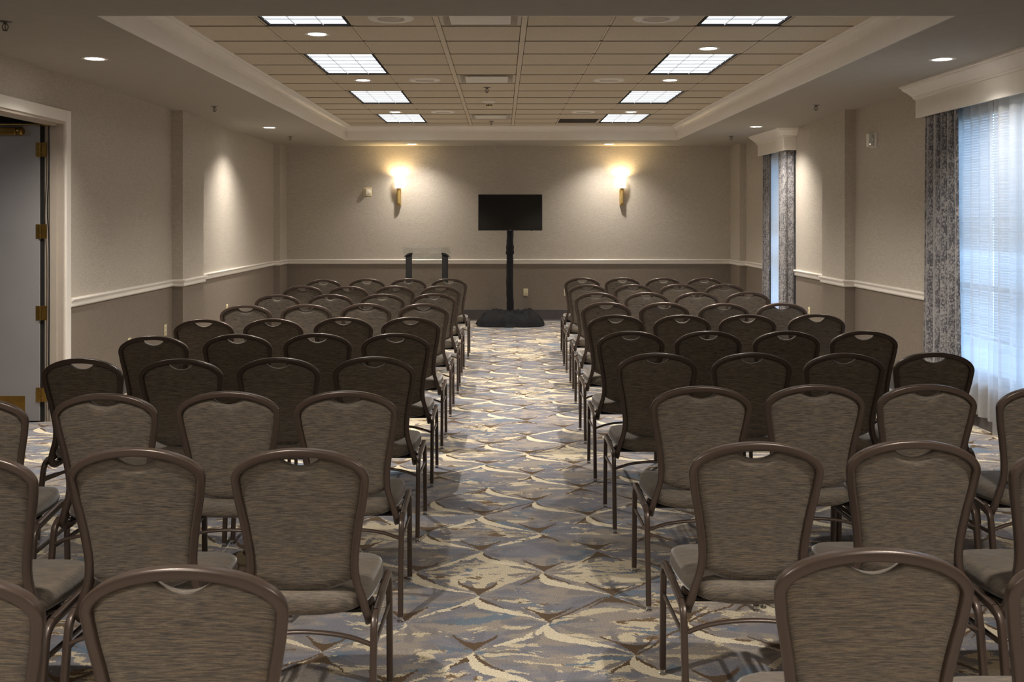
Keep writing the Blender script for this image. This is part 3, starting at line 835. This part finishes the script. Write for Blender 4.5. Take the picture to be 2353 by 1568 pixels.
# cloth heaped over the base
bm = bmesh.new(); NX, NY = 120, 70; grid = []
def heap(u, v):
    rr = (abs(u)**3.2+abs(v)**3.2)**(1/3.2)
    env = max(0.0, 1-rr**5)**0.55
    top = 0.185+0.030*math.exp(-((u-0.02)/0.22)**2)+0.035*math.exp(-((u+0.55)/0.28)**2)+0.030*math.exp(-((u-0.5)/0.3)**2)-0.05*max(0, abs(u)-0.75)/0.25
    dent = 0.055*math.exp(-((u-0.12)/0.18)**2-((v+0.35)/0.5)**2)+0.03*math.exp(-((u+0.25)/0.10)**2-((v+0.5)/0.4)**2)
    f = 0.014*math.sin(9*u+5*v+2*math.sin(4*v+u*3))+0.009*math.sin(17*u-9*v+3*math.sin(5*u))+0.006*math.sin(31*u+14*v*math.cos(u*2))+0.010*math.sin(6*v-14*abs(u-0.1))
    return max(0.004, (top-dent+f*1.35)*env)+0.004*(1-env)
for j in range(NY+1):
    row = []
    for i in range(NX+1):
        u = -1.04+2.08*i/NX; v = -1.06+2.12*j/NY
        ang = math.atan2(v, u); w_ = 1+0.02*math.sin(7*ang)+0.012*math.sin(15*ang+1)
        row.append(bm.verts.new((0.13+u*0.515*w_, 15.62+v*0.40*w_, heap(u, v))))
    grid.append(row)
for j in range(NY):
    for i in range(NX):
        q = (grid[j][i], grid[j][i+1], grid[j+1][i+1], grid[j+1][i])
        if max(p.co.z for p in q) > 0.0085: bm.faces.new(q)
for v_ in [v for v in bm.verts if not v.link_faces]: bm.verts.remove(v_)
o = tag(link('base_cloth', bm, M['cloth'], None, True), 'black cloth heaped on the carpet over the foot of the television stand', 'cloth')

# ------------------------------------------------------------------ acrylic lectern
LZ = 15.05
t = thing('lectern', 'clear acrylic lectern with two black posts standing left of the television', 'lectern', (-1.10, LZ, 0))
for s in (-1, 1):
    pb = bmesh.new(); xi, xo = s*0.222, s*0.310
    pts = []
    box(pb, min(xi, xo), max(xi, xo), -0.03, 0.03, 0.03, 1.09, 0, 0.008)
    po = link('post', pb, M['post'], t, True, 35)
    cb = bmesh.new(); sec = [(0.215, 1.118), (0.25, 1.116), (0.285, 1.103), (0.318, 1.078), (0.330, 1.060), (0.318, 1.058), (0.300, 1.072), (0.27, 1.085), (0.215, 1.088)]
    fr = [cb.verts.new((s*a, -0.055, b)) for a, b in sec]; bk = [cb.verts.new((s*a, 0.055, b)) for a, b in sec]
    cb.faces.new(fr); cb.faces.new(bk[::-1])
    for k in range(len(sec)): cb.faces.new((fr[k], fr[(k+1) % len(sec)], bk[(k+1) % len(sec)], bk[k]))
    link('post_cap', cb, M['post'], po)
bm = bmesh.new(); tilt = R(24)
vs = box(bm, -0.345, 0.345, -0.005, 0.005, 0, 0.40, 0, 0.002); bmesh.ops.rotate(bm, verts=bm.verts[:], cent=(0, 0, 0), matrix=Matrix.Rotation(R(64), 3, 'X')); bmesh.ops.translate(bm, verts=bm.verts[:], vec=(0, 0.18, 1.025))
link('reading_surface', bm, M['acrylic'], t)
bm = bmesh.new(); box(bm, -0.345, 0.345, 0.176, 0.188, 1.015, 1.055, 0, 0.002); link('book_ledge', bm, M['acrylic'], t)
bm = bmesh.new(); box(bm, -0.222, 0.222, 0.015, 0.025, 0.12, 1.105, 0, 0.002); link('front_panel', bm, M['acrylic'], t)
bm = bmesh.new(); box(bm, -0.36, 0.36, -0.22, 0.22, 0.0, 0.03, 0, 0.006); link('base', bm, M['post'], t)

# ------------------------------------------------------------------ banquet chairs
def Yb(z):
    u = max(0.0, min(1.2, (z-0.385)/0.54)); return 0.072*(1-u**1.6)
HWP = [(0.385, 0.198), (0.44, 0.184), (0.50, 0.165), (0.555, 0.1585), (0.62, 0.1635), (0.70, 0.1755), (0.77, 0.189), (0.83, 0.1965)]
def hw(z):
    if z >= HWP[-1][0]: return HWP[-1][1]
    for i in range(len(HWP)-1):
        a, b = HWP[i], HWP[i+1]
        if z <= b[0]:
            u = max(0.0, (z-a[0])/(b[0]-a[0]))
            m0 = (b[1]-HWP[max(i-1, 0)][1])/(b[0]-HWP[max(i-1, 0)][0]); nx = HWP[min(i+2, len(HWP)-1)]
            m1 = (nx[1]-a[1])/(nx[0]-a[0]); h = b[0]-a[0]
            return (2*u**3-3*u*u+1)*a[1]+(u**3-2*u*u+u)*h*m0+(-2*u**3+3*u*u)*b[1]+(u**3-u*u)*h*m1
AH, AB = 0.1965, 0.085
def make_chair():
    t = thing('banquet_chair', 'x', 'chair', (0, 0, 0), 0, 'banquet chairs in two blocks facing the television')
    # back frame: one bent tube
    half = []
    for k in range(0, 19):
        a = PI/2*(1-k/18); x = AH*math.cos(a); z = 0.83+AB*math.sin(a); half.append((x, Yb(z), z))
    z = 0.80
    while z > 0.41: half.append((hw(z), Yb(z), z)); z -= 0.03
    tail = catmull([(hw(0.415), Yb(0.415), 0.415), (0.198, 0.078, 0.392), (0.196, 0.100, 0.374), (0.192, 0.145, 0.374), (0.188, 0.215, 0.388)], 5)
    half += [tuple(p) for p in tail]
    pts = [(-x, y, z) for x, y, z in half[:0:-1]]+half
    bm = bmesh.new(); sweep(bm, pts, 0.033, 0.0255, (0, 0, 1), 20, 4.6, start=len(half)-1)
    # section: broad side faces the camera only slightly; depth 30 mm, width 20 mm
    link('back_frame', bm, M['frame'], t, True, 50)
    # upholstered back
    S, T_ = 64, 34
    IN = 0.007
    def top(s): x = s*(AH-IN); u = min(1, abs(x)/(AH-IN)); return 0.83+(AB-IN)*math.sqrt(max(0, 1-u*u*0.999))
    def zt(s):
        x = abs(s)*(AH-IN); dip = 0.036*max(0.0, 1-(x/0.064)**2)**0.8
        return top(s)-dip
    def zbm(s): return 0.466+0.044*abs(s)**2.0
    bm = bmesh.new()
    def surf(sign):
        g = []
        for j in range(T_+1):
            v = j/T_; row = []
            v2 = 1-(1-v)**1.5
            for i in range(S+1):
                s = -math.cos(PI*i/S)*0.5+0.5; s = 2*s-1; s = s*0.55+(-1+2*i/S)*0.45
                z_ = zbm(s)+(zt(s)-zbm(s))*v2
                x = s*(hw(min(z_, 0.83))-IN)
                e = min(1.0, (1-abs(s))*(AH)/0.034); ev = min(1.0, min(v2*0.43, (1-v2)*0.43)/0.036)
                k = math.sqrt(max(0, 1-(1-e)**2))*math.sqrt(max(0, 1-(1-ev)**2))
                bulge = (0.011+0.010*math.cos(s*PI/2)) if sign < 0 else (0.016+0.016*math.cos(s*PI/2))
                y = Yb(z_)+0.002+sign*bulge*k+0.006*math.cos(s*PI/2)
                row.append((x, y, z_))
            g.append(row)
        return g
    A, B = surf(-1), surf(1); va, vb = [], []
    for j in range(T_+1):
        va.append([bm.verts.new(p) for p in A[j]])
    for j in range(T_+1):
        vb.append([va[j][i] if (i in (0, S) or j in (0, T_)) else bm.verts.new(B[j][i]) for i in range(S+1)])
    for j in range(T_):
        for i in range(S):
            bm.faces.new((va[j][i], va[j][i+1], va[j+1][i+1], va[j+1][i])); bm.faces.new((vb[j][i], vb[j+1][i], vb[j+1][i+1], vb[j][i+1]))
    link('backrest', bm, M['fabric'], t, True)
    # seat cushion
    bm = bmesh.new(); n = 56; rings = []
    lay = [(0.404, 0.030, 0), (0.404, 0.012, 0), (0.410, 0.003, 0), (0.425, -0.002, 0), (0.450, -0.001, 0), (0.464, 0.005, 0), (0.471, 0.014, 0), (0.476, 0.030, 0), (0.481, 0.070, 0), (0.484, 0.13, 0)]
    for z_, ins, _ in lay:
        ring = []
        for k in range(n):
            a = 2*PI*k/n; c, s = math.cos(a), math.sin(a); e = 2/4.2
            px = math.copysign(abs(c)**e, c); py = math.copysign(abs(s)**e, s)
            yy = 0.262+(0.228-ins)*py; xx = px*(0.2035+0.011*py-ins)
            zz = z_+(0.016*(px*px)*max(0, -py) if z_ < 0.43 else 0)-(0.012*max(0, py-0.6)/0.4 if z_ > 0.45 else 0)
            ring.append(bm.verts.new((xx, yy, zz)))
        rings.append(ring)
    for i in range(len(rings)-1):
        for k in range(n): bm.faces.new((rings[i][k], rings[i][(k+1) % n], rings[i+1][(k+1) % n], rings[i+1][k]))
    bm.faces.new(rings[0]); bm.faces.new(rings[-1])
    link('seat', bm, M['fabric'], t, True)
    lg = {'rear': catmull([(0.222, -0.012, 0.020), (0.2215, 0.010, 0.16), (0.221, 0.034, 0.30), (0.2205, 0.044, 0.350), (0.2205, 0.058, 0.380), (0.2205, 0.090, 0.398)], 6),
          'front': catmull([(0.2215, 0.462, 0.020), (0.221, 0.458, 0.20), (0.2205, 0.452, 0.345), (0.2205, 0.445, 0.380), (0.2205, 0.425, 0.402), (0.2205, 0.395, 0.410)], 6)}
    for s in (-1, 1):
        for k in ('rear', 'front'):
            bm = bmesh.new(); sweep(bm, [(s*p[0], p[1], p[2]) for p in lg[k]], 0.028, 0.0215, (1, 0, 0), 16, 4.6)
            L_ = link('leg', bm, M['frame'], t, True, 50)
            fx, fy = s*lg[k][0][0], lg[k][0][1]
            bm = bmesh.new(); lathe(bm, [(0.011, 0.022), (0.0115, 0.010), (0.007, 0.008), (0.013, 0.005), (0.014, 0.001), (0.012, 0.0)], 14, (fx, fy, 0))
            gl = link('glide', bm, M['chrome'], L_, True, 40); gl['label'] = 'chrome glide under the leg'
        bm = bmesh.new(); sweep(bm, [(s*0.2205, 0.088, 0.3975), (s*0.2205, 0.24, 0.405), (s*0.2205, 0.397, 0.410)], 0.028, 0.0215, (1, 0, 0), 16, 4.6)
        sweep(bm, [(s*0.2205, 0.036, 0.305), (s*0.2205, 0.455, 0.290)], 0.018, 0.010, (1, 0, 0), 10, 3)
        for yy in (0.16, 0.36): sweep(bm, [(s*0.2205, yy, 0.400), (s*0.15, yy, 0.399)], 0.02, 0.012, (0, 0, 1), 8, 3)
        link('side_rail', bm, M['frame'], t, True, 50)
    bm = bmesh.new(); sweep(bm, catmull([(-0.2205, 0.036, 0.318), (-0.13, 0.040, 0.345), (0, 0.042, 0.356), (0.13, 0.040, 0.345), (0.2205, 0.036, 0.318)], 6), 0.012, 0.022, (0, 1, 0), 10, 2.6)
    link('stretcher', bm, M['frame'], t, True, 50)
    bm = bmesh.new(); box(bm, -0.18, 0.18, 0.10, 0.45, 0.392, 0.405, 0, 0.004); link('seat_pan', bm, M['dark'], t)
    return t

LEFT = [
    [(-0.611, 11.87), (-1.085, 11.87), (-1.54, 11.833), (-1.996, 11.68)],
    [(-0.636, 10.60), (-1.107, 10.60), (-1.56, 10.55), (-2.045, 10.60)],
    [(-0.63, 9.507), (-1.098, 9.453), (-1.557, 9.42), (-2.035, 9.36)],
    [(-0.642, 8.38), (-1.116, 8.40), (-1.582, 8.32), (-2.040, 8.25)],
    [(-0.644, 7.226), (-1.114, 7.214), (-1.584, 7.12), (-2.061, 7.089)],
    [(-0.645, 6.207), (-1.112, 6.207), (-1.575, 6.16), (-2.057, 6.069)],
    [(-0.645, 5.156), (-1.120, 5.124), (-1.593, 5.076), (-2.092, 5.092)],
    [(-0.630, 4.133), (-1.104, 4.122), (-1.581, 4.071), (-2.052, 3.96)],
    [(-0.613, 3.097), (-1.112, 3.103), (-1.575, 3.02)],
    [(-0.639, 2.048), (-1.115, 2.01)]]
RIGHT = [
    [(0.945, 12.03), (1.420, 12.03), (1.892, 12.0), (2.375, 12.0)],
    [(0.905, 10.80), (1.395, 10.83), (1.885, 10.88), (2.37, 10.88)],
    [(0.894, 9.63), (1.363, 9.652), (1.835, 9.66), (2.335, 9.72)],
    [(0.870, 8.52), (1.350, 8.50), (1.810, 8.40), (2.310, 8.435)],
    [(0.824, 7.39), (1.302, 7.39), (1.783, 7.42), (2.30, 7.47)],
    [(0.798, 6.326), (1.280, 6.336), (1.765, 6.336), (2.249, 6.35)],
    [(0.805, 5.295), (1.298, 5.306), (1.764, 5.289), (2.251, 5.323)],
    [(0.830, 4.25), (1.313, 4.283), (1.786, 4.294), (2.272, 4.25)],
    [(0.795, 3.187), (1.296, 3.212), (1.745, 3.13)],
    [(0.787, 2.156), (1.268, 2.13)]]
ORD = ['first', 'second', 'third', 'fourth', 'fifth', 'sixth', 'seventh', 'eighth', 'ninth', 'last']
SEAT = ['on the aisle', 'second from aisle', 'third from aisle', 'farthest from aisle']
proto = make_chair()
def copy_tree(o, parent=None):
    c = o.copy(); COL.objects.link(c)
    if parent: c.parent = parent
    for ch in list(o.children): copy_tree(ch, c)
    return c
rc = random.Random(12); first = True
for nm, G in (('left', LEFT), ('right', RIGHT)):
    for i, row in enumerate(G):
        px = None
        for j, (x, y) in enumerate(row):
            if px is not None and abs(x-px) < 0.474: x = px+math.copysign(0.474, x)   # neighbours stand side by side without crossing
            px = x
            o = proto if first else copy_tree(proto); first = False
            o.location = (x, y, 0); o.rotation_euler.z = R(rc.uniform(-0.5, 0.5))
            if nm == 'left' and i == 6 and j == 3: o.rotation_euler.z = R(-5)
            if nm == 'left' and i == 7 and j == 3: o.rotation_euler.z = R(6)
            o['label'] = 'taupe banquet chair %s of the aisle, %s row from television, %s' % (nm, ORD[i], SEAT[j])

# unseen flush panels added over the rear to light the near chair backs
for x, sd in ((-1.35, 'left'), (1.64, 'right')):
    for y, yd in ((-1.2, 'behind all chairs'), (1.4, 'over the last row')):
        t = thing('added_panel_light', 'added flush ceiling panel %s on the %s, outside the picture' % (yd, sd), 'ceiling light', (x, y, HS), 0, 'added flush panels over the rear of the room')
        bm = bmesh.new(); box(bm, -0.31, 0.31, -0.61, 0.61, -0.012, 0, 0, 0.003); link('frame', bm, M['white'], t)
        bm = bmesh.new(); box(bm, -0.285, 0.285, -0.585, 0.585, -0.014, -0.012); link('diffuser', bm, M['panel'], t)

# corridor lamp: a plain ceiling light outside the door
t = thing('corridor_light', 'ceiling light in the corridor beyond the open door', 'ceiling light', (-5.1, 6.7, 2.65))
bm = bmesh.new(); lathe(bm, [(0.16, 0), (0.16, -0.02), (0.12, -0.05), (0.001, -0.06)], 24); link('lamp_glass', bm, emit('corridor lens', (0.85, 0.92, 1.0), 9.0), t, True)
